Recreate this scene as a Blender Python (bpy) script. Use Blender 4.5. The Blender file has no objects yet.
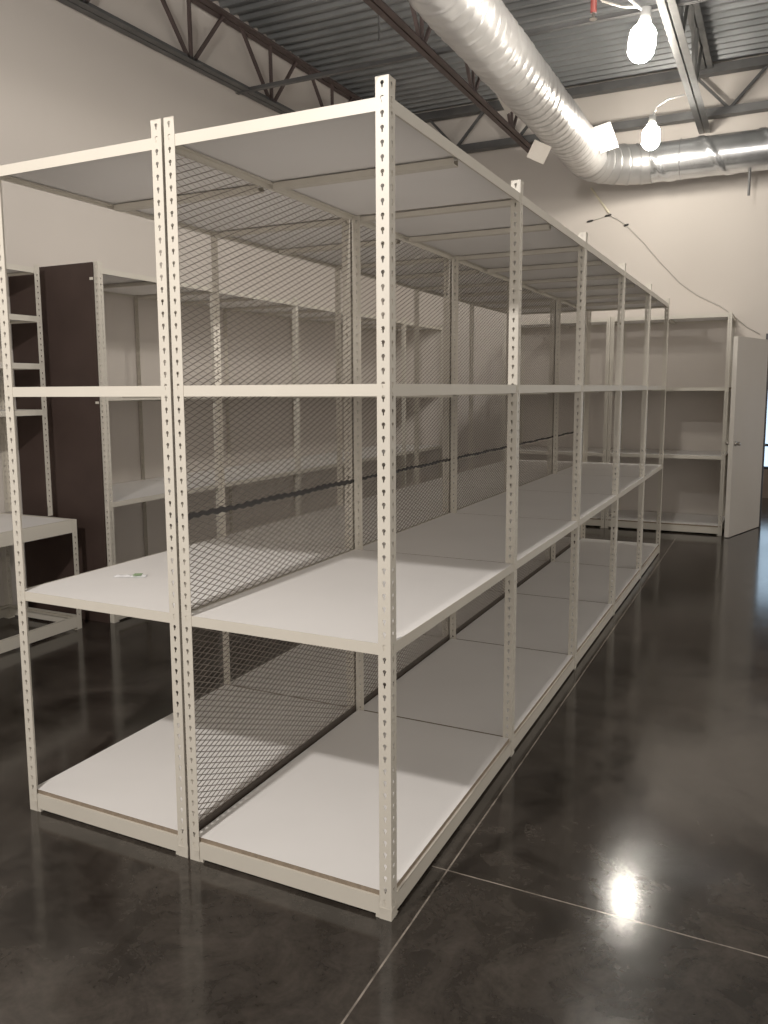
import bpy, bmesh, math, random
from mathutils import Vector, Matrix
random.seed(7)
PI = math.pi
COL = bpy.context.scene.collection

# ------------------------------------------------------------------ materials
def nmat(name):
    m = bpy.data.materials.new(name); m.use_nodes = True
    nt = m.node_tree
    return m, nt, nt.nodes['Principled BSDF']

def noise_mat(name, c1, c2, scale=6.0, rough=0.5, metal=0.0, bump=0.0, bscale=None, spec=0.5, detail=4.0):
    m, nt, b = nmat(name)
    tc = nt.nodes.new('ShaderNodeTexCoord')
    nz = nt.nodes.new('ShaderNodeTexNoise'); nz.inputs['Scale'].default_value = scale; nz.inputs['Detail'].default_value = detail
    rp = nt.nodes.new('ShaderNodeValToRGB')
    rp.color_ramp.elements[0].position = 0.3; rp.color_ramp.elements[1].position = 0.7
    rp.color_ramp.elements[0].color = (*c1, 1); rp.color_ramp.elements[1].color = (*c2, 1)
    nt.links.new(tc.outputs['Object'], nz.inputs['Vector'])
    nt.links.new(nz.outputs['Fac'], rp.inputs['Fac'])
    nt.links.new(rp.outputs['Color'], b.inputs['Base Color'])
    b.inputs['Roughness'].default_value = rough; b.inputs['Metallic'].default_value = metal
    b.inputs['Specular IOR Level'].default_value = spec
    if bump:
        n2 = nt.nodes.new('ShaderNodeTexNoise'); n2.inputs['Scale'].default_value = bscale or scale * 4; n2.inputs['Detail'].default_value = 3
        bp = nt.nodes.new('ShaderNodeBump'); bp.inputs['Strength'].default_value = bump; bp.inputs['Distance'].default_value = 0.02
        nt.links.new(tc.outputs['Object'], n2.inputs['Vector'])
        nt.links.new(n2.outputs['Fac'], bp.inputs['Height'])
        nt.links.new(bp.outputs['Normal'], b.inputs['Normal'])
    return m

def emit_mat(name, col, strength):
    m, nt, b = nmat(name)
    b.inputs['Base Color'].default_value = (*col, 1)
    b.inputs['Emission Color'].default_value = (*col, 1)
    b.inputs['Emission Strength'].default_value = strength
    return m

M = {}
M['cream'] = noise_mat('cream_powder_coat', (0.60, 0.56, 0.485), (0.64, 0.60, 0.52), 3, 0.42)
M['deck'] = noise_mat('white_melamine', (0.83, 0.808, 0.787), (0.87, 0.848, 0.827), 2.5, 0.4)
M['board_edge'] = noise_mat('particle_board_edge', (0.20, 0.155, 0.11), (0.28, 0.22, 0.16), 60, 0.8)
M['brown'] = noise_mat('dark_brown_hardboard', (0.040, 0.026, 0.022), (0.052, 0.034, 0.029), 4, 0.6, spec=0.2)
M['mesh'] = noise_mat('dark_expanded_metal', (0.19, 0.165, 0.142), (0.25, 0.217, 0.187), 30, 0.5, 0.1)
M['black'] = noise_mat('black_edge_strip', (0.012, 0.010, 0.010), (0.022, 0.019, 0.018), 40, 0.6)
M['edge'] = noise_mat('dark_brown_strip', (0.045, 0.034, 0.027), (0.065, 0.050, 0.040), 20, 0.6)
M['wall'] = noise_mat('painted_drywall', (0.60, 0.55, 0.50), (0.63, 0.58, 0.53), 0.8, 0.85, bump=0.02, bscale=120)
M['corridor'] = noise_mat('corridor_paint', (0.55, 0.42, 0.33), (0.6, 0.46, 0.36), 0.8, 0.85)
M['door'] = noise_mat('door_paint', (0.50, 0.47, 0.43), (0.54, 0.51, 0.47), 1.5, 0.5)
M['door_edge'] = noise_mat('door_edge_paint', (0.70, 0.66, 0.60), (0.74, 0.70, 0.64), 1.5, 0.5)
M['steel'] = noise_mat('grey_steel_primer', (0.085, 0.085, 0.085), (0.13, 0.13, 0.13), 5, 0.55, 0.3)
M['rust'] = noise_mat('red_oxide_primer', (0.075, 0.055, 0.052), (0.105, 0.075, 0.070), 5, 0.6, 0.2)
M['galv_beam'] = noise_mat('galvanised_angle', (0.15, 0.15, 0.15), (0.22, 0.22, 0.215), 8, 0.3, 0.7)
M['galv_deck'] = noise_mat('galvanised_roof_deck', (0.19, 0.20, 0.205), (0.27, 0.28, 0.285), 2.0, 0.42, 0.45)
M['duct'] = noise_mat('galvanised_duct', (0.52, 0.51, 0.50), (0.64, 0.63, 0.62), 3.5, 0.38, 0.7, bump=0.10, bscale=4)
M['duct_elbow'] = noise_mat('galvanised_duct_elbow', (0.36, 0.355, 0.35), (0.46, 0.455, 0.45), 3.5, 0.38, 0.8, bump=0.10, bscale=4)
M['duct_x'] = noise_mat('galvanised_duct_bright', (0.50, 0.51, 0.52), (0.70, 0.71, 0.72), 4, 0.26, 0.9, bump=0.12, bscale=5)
M['paper'] = noise_mat('white_tag', (0.46, 0.44, 0.42), (0.52, 0.50, 0.48), 5, 0.8)
M['tag_cream'] = noise_mat('cream_tag', (0.46, 0.42, 0.37), (0.52, 0.48, 0.43), 5, 0.8)
M['bulb'] = emit_mat('glowing_bulb', (1.0, 0.92, 0.80), 170.0)
M['socket'] = noise_mat('white_socket', (0.6, 0.6, 0.58), (0.7, 0.7, 0.68), 5, 0.4)
M['cord'] = noise_mat('white_cord', (0.75, 0.74, 0.72), (0.82, 0.81, 0.79), 9, 0.5)
M['grey_cord'] = noise_mat('grey_cable', (0.42, 0.39, 0.35), (0.50, 0.47, 0.43), 9, 0.6)
M['stick'] = noise_mat('pale_yellow_rod', (0.66, 0.60, 0.45), (0.72, 0.66, 0.50), 9, 0.6)
M['metal'] = noise_mat('brushed_handle', (0.35, 0.32, 0.28), (0.45, 0.42, 0.38), 20, 0.3, 0.9)
M['red'] = noise_mat('red_pipe_paint', (0.22, 0.04, 0.035), (0.27, 0.055, 0.045), 8, 0.5)
M['green'] = noise_mat('green_print', (0.20, 0.34, 0.16), (0.28, 0.42, 0.22), 60, 0.4)
M['film'] = noise_mat('clear_white_film', (0.82, 0.82, 0.84), (0.90, 0.90, 0.92), 40, 0.2)
M['pane'] = emit_mat('daylight_glass', (0.55, 0.75, 0.95), 1.6)
M['dark_frame'] = noise_mat('dark_window_frame', (0.03, 0.03, 0.035), (0.05, 0.05, 0.055), 8, 0.4)

def floor_material():
    m, nt, b = nmat('polished_concrete')
    N, L = nt.nodes.new, nt.links.new
    tc = N('ShaderNodeTexCoord')
    def nz(scale, detail=6, rough=0.6, dist=0.0):
        n = N('ShaderNodeTexNoise'); n.inputs['Scale'].default_value = scale
        n.inputs['Detail'].default_value = detail; n.inputs['Roughness'].default_value = rough
        n.inputs['Distortion'].default_value = dist
        L(tc.outputs['Object'], n.inputs['Vector']); return n
    def math_(op, a, c=None):
        n = N('ShaderNodeMath'); n.operation = op
        for i, v in enumerate((a, c)):
            if v is None: continue
            if isinstance(v, (int, float)): n.inputs[i].default_value = v
            else: L(v, n.inputs[i])
        return n.outputs[0]
    big = nz(1.3, 6, 0.65, 1.2); mid = nz(7.0, 9, 0.72, 1.0); fine = nz(60, 4)
    mix = math_('ADD', math_('MULTIPLY', big.outputs['Fac'], 0.55), math_('ADD', math_('MULTIPLY', mid.outputs['Fac'], 0.35), math_('MULTIPLY', fine.outputs['Fac'], 0.10)))
    rp = N('ShaderNodeValToRGB')
    rp.color_ramp.elements[0].position = 0.41; rp.color_ramp.elements[0].color = (0.014, 0.0115, 0.0095, 1)
    rp.color_ramp.elements[1].position = 0.60; rp.color_ramp.elements[1].color = (0.052, 0.044, 0.037, 1)
    L(mix, rp.inputs['Fac'])
    sep = N('ShaderNodeSeparateXYZ'); L(tc.outputs['Object'], sep.inputs[0])
    wob = math_('MULTIPLY', math_('SUBTRACT', nz(2.5, 3).outputs['Fac'], 0.5), 0.004)
    dx = math_('ABSOLUTE', math_('ADD', math_('SUBTRACT', sep.outputs['X'], 0.056), wob))
    dy = math_('ABSOLUTE', math_('ADD', math_('SUBTRACT', sep.outputs['Y'], 0.325), wob))
    lx = math_('LESS_THAN', dx, 0.0028); ly = math_('MULTIPLY', math_('LESS_THAN', dy, 0.0026), math_('GREATER_THAN', sep.outputs['X'], 0.0))
    line = math_('MAXIMUM', lx, ly)
    brk = N('ShaderNodeMapRange'); L(nz(14, 3).outputs['Fac'], brk.inputs['Value'])
    brk.inputs['From Min'].default_value = 0.35; brk.inputs['From Max'].default_value = 0.6
    brk.inputs['To Min'].default_value = 0.35; brk.inputs['To Max'].default_value = 1.0
    fac = math_('MULTIPLY', line, brk.outputs[0])
    mx = N('ShaderNodeMix'); mx.data_type = 'RGBA'
    L(fac, mx.inputs['Factor']); L(rp.outputs['Color'], mx.inputs['A'])
    mx.inputs['B'].default_value = (0.26, 0.225, 0.19, 1)
    L(mx.outputs['Result'], b.inputs['Base Color'])
    sc_ = nz(11, 8, 0.7, 1.5)
    rr = N('ShaderNodeMapRange'); L(sc_.outputs['Fac'], rr.inputs['Value'])
    rr.inputs['From Min'].default_value = 0.3; rr.inputs['From Max'].default_value = 0.7
    rr.inputs['To Min'].default_value = 0.10; rr.inputs['To Max'].default_value = 0.155
    L(rr.outputs[0], b.inputs['Roughness'])
    bp = N('ShaderNodeBump'); bp.inputs['Strength'].default_value = 0.015; bp.inputs['Distance'].default_value = 0.01
    L(sc_.outputs['Fac'], bp.inputs['Height']); L(bp.outputs['Normal'], b.inputs['Normal'])
    b.inputs['Specular IOR Level'].default_value = 0.45
    return m
M['floor'] = floor_material()

# ------------------------------------------------------------------ mesh helpers
class MB:
    def __init__(s): s.v = []; s.f = []; s.mi = []
    def quad(s, a, b, c, d, mi=0):
        i = len(s.v); s.v += [a, b, c, d]; s.f.append((i, i+1, i+2, i+3)); s.mi.append(mi)
    def box(s, lo, hi, mi=0, mside=None):
        x0, y0, z0 = lo; x1, y1, z1 = hi; i = len(s.v)
        s.v += [(x0,y0,z0),(x1,y0,z0),(x1,y1,z0),(x0,y1,z0),(x0,y0,z1),(x1,y0,z1),(x1,y1,z1),(x0,y1,z1)]
        ms = mi if mside is None else mside
        for q, m in (((0,3,2,1),mi),((4,5,6,7),mi),((0,1,5,4),ms),((1,2,6,5),ms),((2,3,7,6),ms),((3,0,4,7),ms)):
            s.f.append(tuple(i+k for k in q)); s.mi.append(m)
    def obox(s, p, q, w, h, mi=0, up=(0,0,1)):
        p, q = Vector(p), Vector(q); d = (q-p).normalized(); u = Vector(up)
        if abs(d.dot(u)) > 0.99: u = Vector((1,0,0))
        r = d.cross(u).normalized(); u = r.cross(d).normalized(); i = len(s.v)
        for e in (p, q):
            for a, b in ((-1,-1),(1,-1),(1,1),(-1,1)):
                s.v.append(tuple(e + r*(a*w/2) + u*(b*h/2)))
        for f in ((0,1,2,3),(7,6,5,4),(0,4,5,1),(1,5,6,2),(2,6,7,3),(3,7,4,0)):
            s.f.append(tuple(i+k for k in f)); s.mi.append(mi)
    def tube(s, pts, r, n=8, mi=0, cap=True):
        P = [Vector(p) for p in pts]; rs = r if isinstance(r, (list, tuple)) else [r]*len(P)
        i0 = len(s.v); prev = None
        for k, p in enumerate(P):
            t = (P[min(k+1, len(P)-1)] - P[max(k-1, 0)]).normalized()
            if prev is None:
                u = Vector((0,0,1)) if abs(t.z) < 0.9 else Vector((1,0,0))
            else: u = prev
            a = t.cross(u).normalized(); u = a.cross(t).normalized(); prev = u
            for j in range(n):
                th = 2*PI*j/n
                s.v.append(tuple(p + (a*math.cos(th) + u*math.sin(th))*rs[k]))
        for k in range(len(P)-1):
            for j in range(n):
                a = i0+k*n+j; b = i0+k*n+(j+1) % n
                s.f.append((a, b, b+n, a+n)); s.mi.append(mi)
        if cap:
            s.f.append(tuple(i0+j for j in reversed(range(n)))); s.mi.append(mi)
            e = i0+(len(P)-1)*n
            s.f.append(tuple(e+j for j in range(n))); s.mi.append(mi)
    def mesh(s, name, mats, smooth=False):
        me = bpy.data.meshes.new(name); me.from_pydata(s.v, [], s.f)
        for m in mats: me.materials.append(m)
        me.polygons.foreach_set('material_index', s.mi)
        if smooth: me.polygons.foreach_set('use_smooth', [True]*len(s.f))
        me.update(); return me

def link(name, me, parent=None, loc=(0,0,0), rot=(0,0,0)):
    o = bpy.data.objects.new(name, me); COL.objects.link(o)
    o.location = loc; o.rotation_euler = rot
    if parent: o.parent = parent
    return o
def build(name, mb, mats, parent=None, loc=(0,0,0), rot=(0,0,0), smooth=False):
    return link(name, mb.mesh(name, mats if isinstance(mats, list) else [mats], smooth), parent, loc, rot)
def tag(o, label=None, cat=None, group=None, kind=None):
    if label: o['label'] = label
    if cat: o['category'] = cat
    if group: o['group'] = group
    if kind: o['kind'] = kind
    return o
def empty(name, loc=(0,0,0), rz=0.0):
    o = bpy.data.objects.new(name, None); COL.objects.link(o)
    o.location = loc; o.rotation_euler = (0,0,rz); o.empty_display_size = 0.1
    return o

# ------------------------------------------------------------------ rack pieces
PW, PT, PITCH = 0.040, 0.002, 0.0381
def post_mesh(H, sx, sy, rivets=(), cache={}):
    """slotted angle post: corner at the origin, one flange along sx in x, the other along sy in y"""
    key = (round(H,3), sx, sy, tuple(rivets))
    if key in cache: return cache[key]
    bm = bmesh.new()
    zb, zt = -0.0095, 0.0095
    hole_r = [(0.0, zb), (0.0022, zb), (0.0026, -0.002), (0.0052, 0.001), (0.0058, 0.0045), (0.0040, 0.0082), (0.0, zt)]
    def face_pts(mapf):
        n = int(H / PITCH); z0 = 0.0
        rest = H - n*PITCH
        for i in range(n):
            a, b = z0 + i*PITCH, z0 + (i+1)*PITCH; c = (a+b)/2
            if i == 0:
                cells = [[(0,a),(PW,a),(PW,b),(0,b)]]
            else:
                right = [(PW/2, a), (PW, a), (PW, b), (PW/2, b)] + [(PW/2+x, c+z) for x, z in reversed(hole_r)]
                left = [(PW/2, b), (0, b), (0, a), (PW/2, a)] + [(PW/2-x, c+z) for x, z in hole_r]
                cells = [right, left]
            for cell in cells:
                vs = [bm.verts.new(mapf(u, z)) for u, z in cell]
                bm.faces.new(vs)
        if rest > 1e-4:
            a = n*PITCH
            bm.faces.new([bm.verts.new(mapf(u, z)) for u, z in [(0,a),(PW,a),(PW,H),(0,H)]])
    face_pts(lambda u, z: (sx*u, 0.0, z))
    face_pts(lambda u, z: (0.0, sy*u, z))
    bmesh.ops.remove_doubles(bm, verts=bm.verts, dist=1e-5)
    # outward normals: flange in x looks to -sy in y, flange in y looks to -sx in x
    for f in bm.faces:
        f.normal_update()
        c = f.calc_center_median()
        want = Vector((0, -sy, 0)) if abs(c.y) < 1e-6 else Vector((-sx, 0, 0))
        if f.normal.dot(want) < 0: f.normal_flip()
    bmesh.ops.solidify(bm, geom=list(bm.faces), thickness=PT)
    me = bpy.data.meshes.new('post'); bm.to_mesh(me); bm.free()
    me.materials.append(M['cream'])
    # make sure the solid grew inwards
    cache[key] = me
    return me

def long_beam_mesh(L, h, side, cache={}):
    key = (round(L,4), round(h,4), side)
    if key in cache: return cache[key]
    mb = MB(); s = side
    xs = sorted((s*(-0.0040), s*(-0.0022)))
    mb.box((xs[0], 0.0025, -h), (xs[1], L-0.0005, 0))
    xs = sorted((s*(-0.026), s*(-0.0040)))
    mb.box((xs[0], 0.003, -0.0225), (xs[1], L-0.003, -0.0205))
    mb.box((min(s*-0.030, s*-0.0022), 0.003, -0.002), (max(s*-0.030, s*-0.0022), L-0.003, 0)) if h > 0.05 else None
    # rivet heads seen through the post flange at both ends
    for yy in (0.020, L-0.020):
        for zz in (-0.008, -h+0.009):
            xs = sorted((s*(-0.0005), s*(0.0018)))
            if yy < L/2: mb.box((xs[0], yy-0.004, zz-0.004), (xs[1], yy+0.004, zz+0.004))
    cache[key] = mb.mesh('side_beam', [M['cream']]); return cache[key]
def end_beam_mesh(D, h, sy, cache={}):
    key = (round(D,4), round(h,4), sy)
    if key in cache: return cache[key]
    mb = MB()
    ys = sorted((sy*0.0022, sy*0.0042)); mb.box((-D+0.0045, ys[0], -h), (-0.0045, ys[1], 0))
    ys = sorted((sy*0.0042, sy*0.026)); mb.box((-D+0.027, ys[0], -0.0225), (-0.027, ys[1], -0.0205))
    if h > 0.05:
        ys = sorted((sy*0.0042, sy*0.030)); mb.box((-D+0.031, ys[0], -0.002), (-0.031, ys[1], 0))
    cache[key] = mb.mesh('end_beam', [M['cream']]); return cache[key]
def cross_mesh(D, w, h, cache={}):
    key = (round(D,4), w, h)
    if key in cache: return cache[key]
    mb = MB(); mb.box((-D+0.005, -w/2, -h), (-0.005, w/2, -h+0.002))
    for sg in (-1, 1):
        ys = sorted((sg*w/2, sg*(w/2-0.002))); mb.box((-D+0.005, ys[0], -h+0.002), (-0.005, ys[1], 0))
    cache[key] = mb.mesh('tie_bar', [M['cream']]); return cache[key]
def deck_mesh(D, L, inset, cache={}):
    key = (round(D,4), round(L,4), inset)
    if key in cache: return cache[key]
    mb = MB(); mb.box((-D+inset, inset-0.001, -0.016), (-inset, L-0.0015, 0), 0, 1)
    cache[key] = mb.mesh('shelf_board', [M['deck'], M['board_edge']]); return cache[key]
def foot_mesh(sx, sy, cache={}):
    if (sx, sy) in cache: return cache[(sx, sy)]
    mb = MB(); xs = sorted((sx*0.0021, sx*0.054)); ys = sorted((sy*0.0021, sy*0.054))
    mb.box((xs[0], ys[0], 0), (xs[1], ys[1], 0.004))
    ys2 = sorted((sy*0.0021, sy*0.0045)); mb.box((xs[0], ys2[0], 0.004), (xs[1], ys2[1], 0.0105))
    cache[(sx, sy)] = mb.mesh('foot_plate', [M['cream']]); return cache[(sx, sy)]

def rack(name, label, cat, loc, rz, D, L, nb, H, levels, group=None, feet=True):
    """levels: (z top of beam, beam height, inset, deck?)"""
    t = empty(name, loc, rz); tag(t, label, cat, group)
    for k in range(nb+1):
        sy = 1 if k < nb else -1
        for x, sx in ((0.0, -1), (-D, 1)):
            p = link('post', post_mesh(H, sx, sy), t, (x, k*L, 0))
            if feet: link('foot_plate', foot_mesh(sx, sy), p)
    for z, h, inset, deck in levels:
        for k in range(nb):
            link('side_beam', long_beam_mesh(L, h, 1), t, (0, k*L, z))
            link('side_beam', long_beam_mesh(L, h, -1), t, (-D, k*L, z))
            if deck:
                link('shelf_board', deck_mesh(D, L, inset), t, (0, k*L, z + (0.016 if inset > 0.007 else -0.0015)))
                link('tie_bar', cross_mesh(D-0.046, 0.040, 0.022), t, (-0.023, k*L + L*0.47, z-0.0225))
        link('end_beam', end_beam_mesh(D, h, 1), t, (0, 0, z))
        link('end_beam', end_beam_mesh(D, h, -1), t, (0, nb*L, z))
        for k in range(1, nb):
            link('cross_beam', cross_mesh(D-0.046, 0.034, 0.020), t, (-0.023, k*L + 0.022, z-0.0225))
    return t

# ------------------------------------------------------------------ main double row
D, G, L = 0.767, 0.011, 1.243
LV = [(2.388, 0.0350, 0.0055, True), (1.622, 0.0345, 0.0055, True), (0.867, 0.0345, 0.0055, True), (0.0685, 0.057, 0.011, True)]
right = rack('shelving_rack', 'cream steel shelving row beside the aisle, right half of the long double row', 'shelving rack',
             (0, 0, 0), 0, D, L, 5, 2.44, LV, 'double row of shelving racks')
left = rack('shelving_rack', 'cream steel shelving row behind the dark mesh, left half of the long double row', 'shelving rack',
            (-D-G, 0, 0), 0, D, L, 5, 2.44, LV, 'double row of shelving racks')

# dark expanded metal sheets hung between the two halves of the row
def expanded_mesh(y0, y1, z0, z1, swd=0.0212, lwd=0.0525, sw=0.0033, th=0.0010):
    mb = MB(); V, F = mb.v, mb.f
    n = int((z1-z0)/(swd/2)); m = int((y1-y0)/(lwd/2))
    amp = swd/4 - sw*0.2; c = 0.72; q = -0.69
    for r in range(n+1):
        zc = z0 + r*swd/2; i0 = len(V)
        for j in range(m+1):
            y = y0 + j*lwd/2
            z = zc + (amp if (j + r) % 2 == 0 else -amp)
            z = min(max(z, z0), z1)
            w2, t2 = sw/2, th/2      # twisted strand: its flat side leans out of the sheet
            V += [(-q*w2-c*t2, y, z-c*w2+q*t2), (-q*w2+c*t2, y, z-c*w2-q*t2), (q*w2+c*t2, y, z+c*w2-q*t2), (q*w2-c*t2, y, z+c*w2+q*t2)]
        for j in range(m):
            a = i0 + 4*j
            for k in range(4):
                k2 = (k+1) % 4
                F.append((a+k, a+k2, a+4+k2, a+4+k))
    mb.mi = [0]*len(F)
    return mb
XM = -D - G/2
ROW = 5*L
for z0, z1, lab in ((1.200, 2.352, 'dark expanded metal sheet hanging between the racks, above the black seam'),
                    (0.105, 1.168, 'dark expanded metal sheet between the racks, below the black seam down to the bottom shelf')):
    t = empty('mesh_sheet', (XM, 0, 0)); tag(t, lab, 'wire mesh', 'mesh sheets between the racks')
    build('mesh', expanded_mesh(0.004, ROW-0.004, z0, z1), M['mesh'], t)
    mb = MB()
    if z0 > 1:
        n = int((ROW-0.008)/0.0262)
        for i in range(n+1):      # ragged black edge where the two sheets meet
            y = 0.004 + i*0.0262; wv = 0.0035 if i % 2 else -0.0035; hh = (0.0085 if y < 1.26 else 0.0055) + 0.0015*math.sin(i*0.9)
            zc = 1.187 + wv + 0.002*math.sin(i*0.37)
            mb.v += [(-0.0035, y, zc-hh), (0.0035, y, zc-hh), (0.0035, y, zc+hh), (-0.0035, y, zc+hh)]
            if i:
                a = 4*(i-1)
                for k in range(4):
                    mb.f.append((a+k, a+(k+1) % 4, a+4+(k+1) % 4, a+4+k)); mb.mi.append(0)
        mb.f.append((0,1,2,3)); mb.f.append((4*n+3,4*n+2,4*n+1,4*n)); mb.mi += [0, 0]
        o = build('seam_edge', mb, M['black'], t); o['label'] = 'black seam along the lower edge'
    else:
        mb.box((-0.0035, 0.004, 0.0), (0.0035, ROW-0.004, 0.103))
        o = build('bottom_edge', mb, M['edge'], t); o['label'] = 'dark strip along the bottom edge'

# small packet left lying on the left half's middle shelf
pk = empty('plastic_packet', (-1.325, 0.365, 0.8665), math.radians(25)); tag(pk, 'small flat clear packet with green print, lying on the left middle shelf', 'packet')
mb = MB(); n = 10
for i in range(n):
    x0, x1 = -0.065 + 0.13*i/n, -0.065 + 0.13*(i+1)/n
    za, zb_ = 0.003 + 0.004*math.sin(i*1.3)**2, 0.003 + 0.004*math.sin((i+1)*1.3)**2
    mb.quad((x0,-0.022,0.0006),(x1,-0.022,0.0006),(x1,0,zb_),(x0,0,za)); mb.quad((x0,0,za),(x1,0,zb_),(x1,0.022,0.0006),(x0,0.022,0.0006))
build('film', mb, M['film'], pk)
mb = MB(); mb.box((0.012, -0.018, 0.0072), (0.045, 0.018, 0.0082)); o = build('printed_strip', mb, M['green'], pk); o['label'] = 'green printed strip'

# ------------------------------------------------------------------ left wall furniture
wl = rack('shelving_rack', 'cream shelving row along the left wall with a dark brown end panel', 'shelving rack',
          (-3.095, 2.065, 0), 0, 0.825, 1.236, 5, 2.455,
          [(2.415, 0.035, 0.0055, True), (1.575, 0.035, 0.0055, True), (0.845, 0.035, 0.0055, True), (0.068, 0.057, 0.011, True)], 'racks against the walls')
mb = MB(); mb.box((-0.825, -0.016, 0.0), (-0.036, -0.003, 2.45))
o = build('end_panel', mb, M['brown'], wl); o['label'] = 'dark brown end panel'
mb = MB(); mb.box((-0.056, -0.022, 2.335), (-0.030, -0.016, 2.352)); mb.box((-0.056, -0.022, 1.52), (-0.030, -0.016, 1.535))
o = build('panel_clip', mb, M['cream'], wl)

bench = rack('low_shelving_unit', 'low deep cream shelf unit against the left wall before the brown panel', 'shelving unit',
             (-3.215, -0.60, 0), 0, 0.705, 1.2425, 2, 0.752,
             [(0.752, 0.085, 0.0055, True), (0.088, 0.074, 0.0055, False)])
upper = rack('shelving_rack', 'narrow cream shelf rack standing on the low unit at the far left', 'shelving rack',
             (-3.495, -0.545, 0.7535), 0, 0.425, 1.2425, 2, 1.69,
             [(1.668, 0.036, 0.0055, True), (1.350, 0.036, 0.0055, True), (1.037, 0.036, 0.0055, True), (0.728, 0.036, 0.0055, True)], feet=False)

# ------------------------------------------------------------------ far wall rack
FL = [(2.385, 0.042, 0.0055, True), (1.605, 0.036, 0.0055, True), (0.866, 0.036, 0.0055, True), (0.088, 0.070, 0.011, True)]
rack('shelving_rack', 'cream shelving bay against the far wall, next to the open door', 'shelving rack',
     (-0.759, 7.44, 0), -PI/2, 0.805, 1.246, 1, 2.395, FL, 'racks against the walls')
rack('shelving_rack', 'cream shelving bay on the far wall, left of the bay beside the door', 'shelving rack',
     (-2.010, 7.44, 0), -PI/2, 0.805, 1.246, 1, 2.395, FL, 'racks against the walls')

# ------------------------------------------------------------------ room
XL, YB, ZD = -3.925, 8.25, 5.18
def struct(name, mb, mat, parent=None, **k):
    o = build(name, mb, mat, parent, **k)
    if not parent: o['kind'] = 'structure'
    return o
mb = MB(); mb.box((XL, -7, -0.1), (5.5, 11.1, 0.0)); struct('floor', mb, M['floor'])
mb = MB(); mb.box((XL-0.15, -7, -0.1), (XL, 11.1, ZD+0.2)); struct('wall_left', mb, M['wall'])
DX0, DX1, DZ = 0.835, 1.79, 2.15
mb = MB()
mb.box((XL, YB, 0), (DX0, YB+0.14, ZD+0.1)); mb.box((DX1, YB, 0), (5.5, YB+0.14, ZD+0.1)); mb.box((DX0, YB, DZ), (DX1, YB+0.14, ZD+0.1))
struct('wall_back', mb, M['wall'])
mb = MB(); mb.box((XL, 11.0, 0), (0.4, 11.1, ZD)); mb.box((2.2, 11.0, 0), (5.5, 11.1, ZD)); mb.box((0.4, 11.0, 0), (2.2, 11.1, 0.42)); mb.box((0.4, 11.0, 1.60), (2.2, 11.1, ZD))
struct('wall_corridor', mb, M['corridor'])
w = empty('window_1', (1.3, 11.0, 0.42)); w['kind'] = 'structure'
mb = MB(); mb.box((-0.9, 0.04, 0), (0.9, 0.06, 1.18)); build('pane', mb, M['pane'], w)
mb = MB()
for zz in (0.0, 0.33, 1.14): mb.box((-0.9, 0.0, zz), (0.9, 0.05, zz+0.04))
for xx in (-0.9, -0.02, 0.86): mb.box((xx, 0.0, 0.0), (xx+0.04, 0.05, 1.18))
build('window_frame', mb, M['dark_frame'], w)

# door
d = empty('door_1', (0.815, 8.225, 0)); d['kind'] = 'structure'
hx, hy = 0.815, 8.225; fx, fy = 0.540, 7.325
ang = math.atan2(fy-hy, fx-hx); wd = math.hypot(fx-hx, fy-hy)
mb = MB(); mb.box((0, -0.022, 0.008), (wd, 0.022, 2.13))
lf = build('door_leaf', mb, M['door'], d, rot=(0,0,ang))
mb = MB(); mb.box((wd, -0.022, 0.008), (wd+0.003, 0.022, 2.13)); build('leaf_edge', mb, M['door_edge'], lf)
for s in (-1, 1):
    mb = MB()
    mb.tube([(wd-0.065, s*0.022, 1.01), (wd-0.065, s*0.032, 1.01)], 0.028, 14)
    mb.tube([(wd-0.065, s*0.032, 1.01), (wd-0.065, s*0.062, 1.01), (wd-0.065, s*0.075, 1.01)], [0.010, 0.022, 0.018], 14)
    build('door_knob', mb, M['metal'], lf, smooth=True)
mb = MB()
mb.box((DX0-0.015-0.815, 0.02, 0), (DX0-0.815+0.02, 0.17, DZ)); mb.box((DX1-0.815-0.02, 0.0, 0), (DX1-0.815+0.05, 0.17, DZ)); mb.box((DX0-0.03-0.815, 0.0, DZ-0.02), (DX1-0.815+0.05, 0.17, DZ+0.05))
build('door_frame', mb, M['dark_frame'], d)

# corrugated roof deck
mb = MB(); prof = [(0.0, 0.04), (0.085, 0.04), (0.105, 0.0), (0.140, 0.0), (0.160, 0.04)]
y = -7.0
while y < 11.0:
    for (a, za), (b, zb_) in zip(prof[:-1], prof[1:]):
        mb.quad((XL-0.1, y+a, ZD+za), (5.6, y+a, ZD+za), (5.6, y+b, ZD+zb_), (XL-0.1, y+b, ZD+zb_))
    y += 0.160
mb.box((XL-0.15, -7, ZD+0.06), (5.65, 11.1, ZD+0.08))
struct('ceiling', mb, M['galv_deck'])

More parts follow.
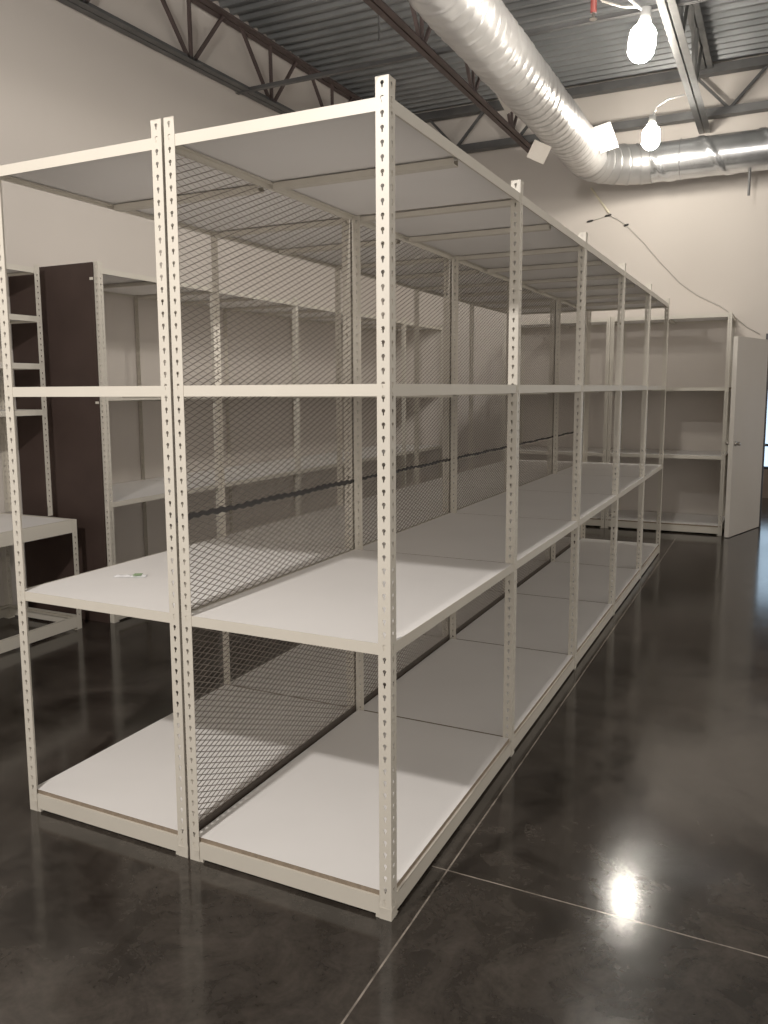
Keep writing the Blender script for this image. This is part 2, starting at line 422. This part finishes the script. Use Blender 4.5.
# open-web roof joists
def joist(name, x, mat, chord_mat, y0, y1, yn, zb=4.44, zt=5.08, pitch=1.285, w=0.11):
    t = empty(name, (x, 0, 0)); t['kind'] = 'structure'
    for nm, z, m in (('bottom_chord', zb, chord_mat), ('top_chord', zt, mat)):
        mb = MB()
        for s in (-1, 1):
            xs = sorted((s*0.008, s*w/2)); mb.box((xs[0], y0, z), (xs[1], y1, z+0.006))
            xs = sorted((s*0.008, s*0.014)); mb.box((xs[0], y0, z+0.006), (xs[1], y1, z+0.06))
        build(nm, mb, m, t)
    k = math.floor((y0-yn)/pitch)
    while yn + k*pitch < y1:
        c = yn + k*pitch; k += 1
        if c - 0.56 < y0 or c + 0.56 > y1: continue
        for ya, yb in ((c-0.03, c-0.53), (c, c), (c+0.03, c+0.53)):
            mb = MB(); mb.obox((0, ya, zb+0.03), (0, yb, zt+0.04), 0.028, 0.028, up=(1,0,0)); build('web_bar', mb, mat, t)
    return t
jl = joist('ceiling_beam_1', -3.83, M['rust'], M['steel'], -3.0, 8.2, 4.14, w=0.14, zb=4.49, zt=5.06)
jl.rotation_euler.x = 0.02; jl.location.z = -0.106   # the roof pitches slightly
joist('ceiling_beam_2', -1.855, M['rust'], M['rust'], -3.0, 8.2, 4.6, w=0.12)
joist('ceiling_beam_3', 0.075, M['galv_beam'], M['galv_beam'], -3.0, 8.2, 4.35, w=0.13)
joist('ceiling_beam_4', 2.05, M['steel'], M['steel'], -3.0, 8.2, 4.6, w=0.12)
for i, yb in enumerate((0.2, 4.86)):
    mb = MB(); mb.box((XL, yb-0.022, 4.475), (5.4, yb+0.022, 4.481)); mb.box((XL, yb+0.016, 4.481), (5.4, yb+0.022, 4.525))
    struct('ceiling_bridging_%d' % (i+1), mb, M['steel'])
# girder along the far wall
t = empty('ceiling_girder', (0, 8.12, 0)); t['kind'] = 'structure'
mb = MB(); mb.box((XL, -0.06, 4.575), (5.4, 0.06, 4.66)); build('bottom_chord', mb, M['steel'], t)
mb = MB(); mb.box((XL, -0.06, 5.03), (5.4, 0.06, 5.12)); build('top_chord', mb, M['steel'], t)
for k in range(-5, 7):
    c = 0.32 + k*0.8
    if c - .4 < XL or c + .4 > 5.3 or -1.4 < c < 0.1: continue
    for a, b in ((c, c-0.36), (c, c+0.36)):
        mb = MB(); mb.obox((a, 0.02, 4.65), (b, 0.02, 5.04), 0.03, 0.03, up=(0,1,0)); build('web_bar', mb, M['steel'], t)

# ------------------------------------------------------------------ round air duct
DXC, DZC, DR, EB = -1.03, 4.10, 0.212, 0.60
duct = empty('air_duct', (DXC, 0, DZC)); tag(duct, 'large round galvanised air duct turning right below the roof joists', 'air duct')
def sweep(path, n=40, wr=0.0, ring=0.12, ridge=0.006, r=DR):
    r_ = r
    """path: list of (point, tangent, arclength)"""
    mb = MB(); i0 = 0
    for p, tan, s in path:
        r = r_
        if len(path) > 500:      # the run narrows through a reducer towards the near end
            q = min(1.0, max(0.0, (2.95 - p[1]) / 0.55)); q = q*q*(3-2*q)
            r = r_ - 0.062*q; p = (p[0] + 0.048*q, p[1], p[2] + 0.038*q)
        tan = Vector(tan); a = tan.cross(Vector((0,0,1))).normalized(); u = a.cross(tan).normalized(); p = Vector(p)
        for j in range(n):
            th = 2*PI*j/n
            ph = ((s + 0.03*th/(2*PI)*ring/0.03) / ring) % 1.0
            rr = r + (ridge if (ph < 0.10) else 0.0) + wr*(math.sin(s*23+th*3)+math.sin(s*41-th*5+1.3)+math.sin(th*2+s*7))/3
            mb.v.append(tuple(p + (a*math.cos(th)+u*math.sin(th))*rr))
    for k in range(len(path)-1):
        for j in range(n):
            a = k*n+j; b = k*n+(j+1) % n
            mb.f.append((a, b, b+n, a+n)); mb.mi.append(0)
    return mb
ys0, ys1 = -3.0, 7.25
pa = [((0, ys0+(ys1-ys0)*i/860, 0), (0,1,0), (ys1-ys0)*i/860) for i in range(861)]
build('straight_run', sweep(pa, wr=0.004, ring=0.13, ridge=0.007), M['duct'], duct, smooth=True)
pe = []
for i in range(101):
    a = PI/2*i/100
    pe.append(((EB-EB*math.cos(a), ys1+EB*math.sin(a), 0), (math.sin(a), math.cos(a), 0), EB*a))
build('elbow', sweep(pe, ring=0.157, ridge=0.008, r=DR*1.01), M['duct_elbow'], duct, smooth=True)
px = [((EB+3.9*i/330, ys1+EB, 0), (1,0,0), 3.9*i/330) for i in range(331)]
o = build('straight_run', sweep(px, ring=0.6, ridge=0.010, r=DR*0.985), M['duct_x'], duct, smooth=True)
for x in (0.30, 1.62, 2.9):
    mb = MB(); mb.tube([(EB+x+0.01*math.cos(q*PI/12)*0, ys1+EB+(DR+0.004)*math.cos(q*PI/12), (DR+0.004)*math.sin(q*PI/12)) for q in range(25)], 0.006, 6)
    build('band', mb, M['duct_x'], duct)
for y in (-1.2, 1.4):
    mb = MB(); mb.tube([((DR+0.012)*math.cos(q*PI/12), y, (DR+0.012)*math.sin(q*PI/12)) for q in range(25)], 0.006, 6)
    mb.tube([(0, y, DR), (0, y, 0.93)], 0.006, 6)
    build('hanger', mb, M['steel'], duct)
mb = MB(); mb.tube([(1.60, ys1+EB, -DR+0.005), (1.60, ys1+EB, -DR-0.245)], 0.014, 8)
build('drop_rod', mb, M['steel'], duct)
def duct_tag(c, n, w, h, roll, mat, lab):
    n = Vector(n).normalized(); u = Vector((0,0,1)); a = u.cross(n).normalized(); b = n.cross(a).normalized()
    cr, sr = math.cos(roll), math.sin(roll); A = a*cr+b*sr; B = b*cr-a*sr; c = Vector(c)
    mb = MB(); N_ = n*0.006
    q = [c-A*w/2-B*h/2, c+A*w/2-B*h/2, c+A*w/2+B*h/2, c-A*w/2+B*h/2]
    mb.v = [tuple(x) for x in q] + [tuple(x+N_) for x in q]
    mb.f = [(0,3,2,1),(4,5,6,7),(0,1,5,4),(1,2,6,5),(2,3,7,6),(3,0,4,7)]; mb.mi = [0]*6
    o = build('paper_tag', mb, mat, duct); o['label'] = lab
duct_tag((0.25, 6.93, 0.08), (0.7, -0.8, 0.1), 0.23, 0.27, 0.35, M['paper'], 'white paper tag at the elbow')
duct_tag((-0.10, 5.66, -0.33), (0.35, -1, 0.05), 0.17, 0.17, -0.45, M['tag_cream'], 'cream tag hanging below the duct')
duct_tag((-0.205, 5.06, -0.02), (0.2, -1, -0.2), 0.16, 0.20, 0.5, M['tag_cream'], 'pale tag on the left side of the duct')

# ------------------------------------------------------------------ lamps
def lamp(label, loc, tilt, cordpts):
    t = empty('work_lamp', loc); tag(t, label, 'lamp', 'bare work lamps hung below the roof deck')
    mb = MB(); prof = []
    for i in range(13):
        a = -PI/2 + PI*i/12; prof.append((0.085*math.cos(a)+0.002, 0.035*(1 if a > 0 else -1 if a < 0 else 0) + 0.085*math.sin(a)))
    R = Matrix.Rotation(tilt[0], 4, 'X') @ Matrix.Rotation(tilt[1], 4, 'Y')
    mb.tube([tuple(R @ Vector((0,0,z))) for r, z in prof], [r for r, z in prof], 18)
    o = build('bulb', mb, M['bulb'], t, smooth=True); o['label'] = 'glowing bulb'
    mb = MB(); mb.tube([tuple(R @ Vector((0,0,z))) for z in (0.118, 0.15, 0.21)], [0.045, 0.035, 0.030], 14)
    build('socket', mb, M['socket'], t, smooth=True)
    mb = MB(); mb.tube(cordpts, 0.010, 8); build('cord', mb, M['cord'], t, smooth=True)
    return t
near = lamp('nearer and higher of two glowing lamps, hanging right of the duct under the roof deck', (0.05, 3.8, 3.85), (0.1, 0.12),
     [(0.02, 0.0, 0.19), (-0.02, 0.0, 0.22), (-0.09, 0.0, 0.29), (-0.22, 0.03, 0.50), (-0.45, 0.10, 1.34)])
lamp('farther of two glowing lamps, just above the duct along the far wall', (-0.305, 6.8, 4.085), (0.05, 0.05),
     [(0.01, 0, 0.20), (0.04, 0.0, 0.28), (0.14, 0.0, 0.34), (0.30, 0.0, 0.355)])
mb = MB(); mb.tube([(-0.335, 0.05, 1.34), (-0.345, 0.05, 0.42), (-0.27, 0.05, 0.33), (-0.13, 0.03, 0.26), (-0.02, 0.0, 0.225)], 0.008, 6)
o = build('cord', mb, M['grey_cord'], near, smooth=True); o['label'] = 'grey looped cable'

# red pipe and thin rod below the deck
t = empty('sprinkler_pipe', (-0.44, 4.60, 5.1)); tag(t, 'short red pipe dropping from the roof deck beside the duct', 'pipe')
mb = MB(); mb.tube([(0, 0, 0.02), (0, 0, -0.66)], 0.024, 12); build('pipe', mb, M['red'], t, smooth=True)
mb = MB(); mb.tube([(0, 0, -0.66), (0, 0, -0.70), (0, 0, -0.705), (0, 0, -0.71)], [0.012, 0.012, 0.03, 0.03], 12); build('sprinkler_head', mb, M['metal'], t)
mb = MB(); mb.tube([(-2.60, 5.32, 5.14), (-2.60, 5.32, 4.89)], 0.012, 8)
o = build('hanger_rod', mb, M['steel']); tag(o, 'short dark rod hanging from the roof deck left of the duct', 'rod')

# cable on the far wall
mb = MB()
pts = [(-1.186, 3.609), (-1.08, 3.628), (-0.974, 3.655), (-0.86, 3.60), (-0.761, 3.523), (-0.56, 3.31), (-0.361, 3.067), (-0.13, 2.812), (0.0, 2.71), (0.061, 2.665), (0.18, 2.60), (0.313, 2.528), (0.454, 2.42), (0.60, 2.285), (0.745, 2.195)]
t = empty('wall_cable', (0, 8.24, 0)); tag(t, 'thin grey cable drooping down the far wall to the door corner', 'cable')
mb.tube([(x, -0.002, z) for x, z in pts], 0.0045, 8); build('cable', mb, M['grey_cord'], t, smooth=True)
for (x, z), s in (((-1.186, 3.609), 0.04), ((-0.974, 3.655), 0.04), ((-0.76, 3.523), 0.028)):
    mb = MB(); mb.tube([(x-s, -0.004, z-0.008), (x-s*.5, -0.004, z-0.003), (x+s*.5, -0.004, z+0.003), (x+s, -0.004, z+0.008)], [0.006, 0.012, 0.012, 0.006], 8)
    o = build('connector', mb, M['black'], t); o['label'] = 'black connector'
mb = MB(); mb.tube([(-1.184, 8.235, 3.995), (-0.963, 8.235, 3.681)], 0.012, 8)
o = build('rod', mb, M['stick']); tag(o, 'pale yellow rod slanting on the far wall below the duct elbow', 'rod')

# ------------------------------------------------------------------ light
def point(name, loc, power, col, r=0.05):
    l = bpy.data.lights.new(name, 'POINT'); l.energy = power; l.color = col; l.shadow_soft_size = r
    o = bpy.data.objects.new(name, l); COL.objects.link(o); o.location = loc; return o
WARM = (1.0, 0.93, 0.86)
point('front_work_light', (-0.765, -2.3, 3.15), 325, WARM, 0.06)
point('aisle_work_light', (0.1, 1.9, 4.1), 90, WARM, 0.08)
wd_ = bpy.data.worlds.new('World'); bpy.context.scene.world = wd_; wd_.use_nodes = True
bg = wd_.node_tree.nodes['Background']; bg.inputs['Color'].default_value = (1.0, 0.91, 0.81, 1); bg.inputs['Strength'].default_value = 0.85

# ------------------------------------------------------------------ camera
cx, cy, cz, yaw, pit, rol, f = 0.97676, -2.07761, 1.60751, 0.461079, -0.125887, -0.005977, 815.25
SX, SY = -11.421, -19.751
fw = Vector((-math.sin(yaw)*math.cos(pit), math.cos(yaw)*math.cos(pit), math.sin(pit)))
r = Vector((math.cos(yaw), math.sin(yaw), 0)); u = r.cross(fw)
r2 = r*math.cos(rol)+u*math.sin(rol); u2 = u*math.cos(rol)-r*math.sin(rol)
cam = bpy.data.cameras.new('camera'); co = bpy.data.objects.new('camera', cam); COL.objects.link(co)
cam.sensor_fit = 'VERTICAL'; cam.sensor_height = 36.0; cam.lens = f*36.0/1024.0
cam.shift_x = -SX/1024.0; cam.shift_y = SY/1024.0
cam.clip_start = 0.05
co.matrix_world = Matrix(((r2.x, u2.x, -fw.x, cx), (r2.y, u2.y, -fw.y, cy), (r2.z, u2.z, -fw.z, cz), (0,0,0,1)))
sc = bpy.context.scene; sc.camera = co
sc.cycles.caustics_reflective = False; sc.cycles.caustics_refractive = False
sc.view_settings.view_transform = 'Standard'; sc.view_settings.look = 'None'
sc.view_settings.exposure = 0.0; sc.view_settings.gamma = 1.15
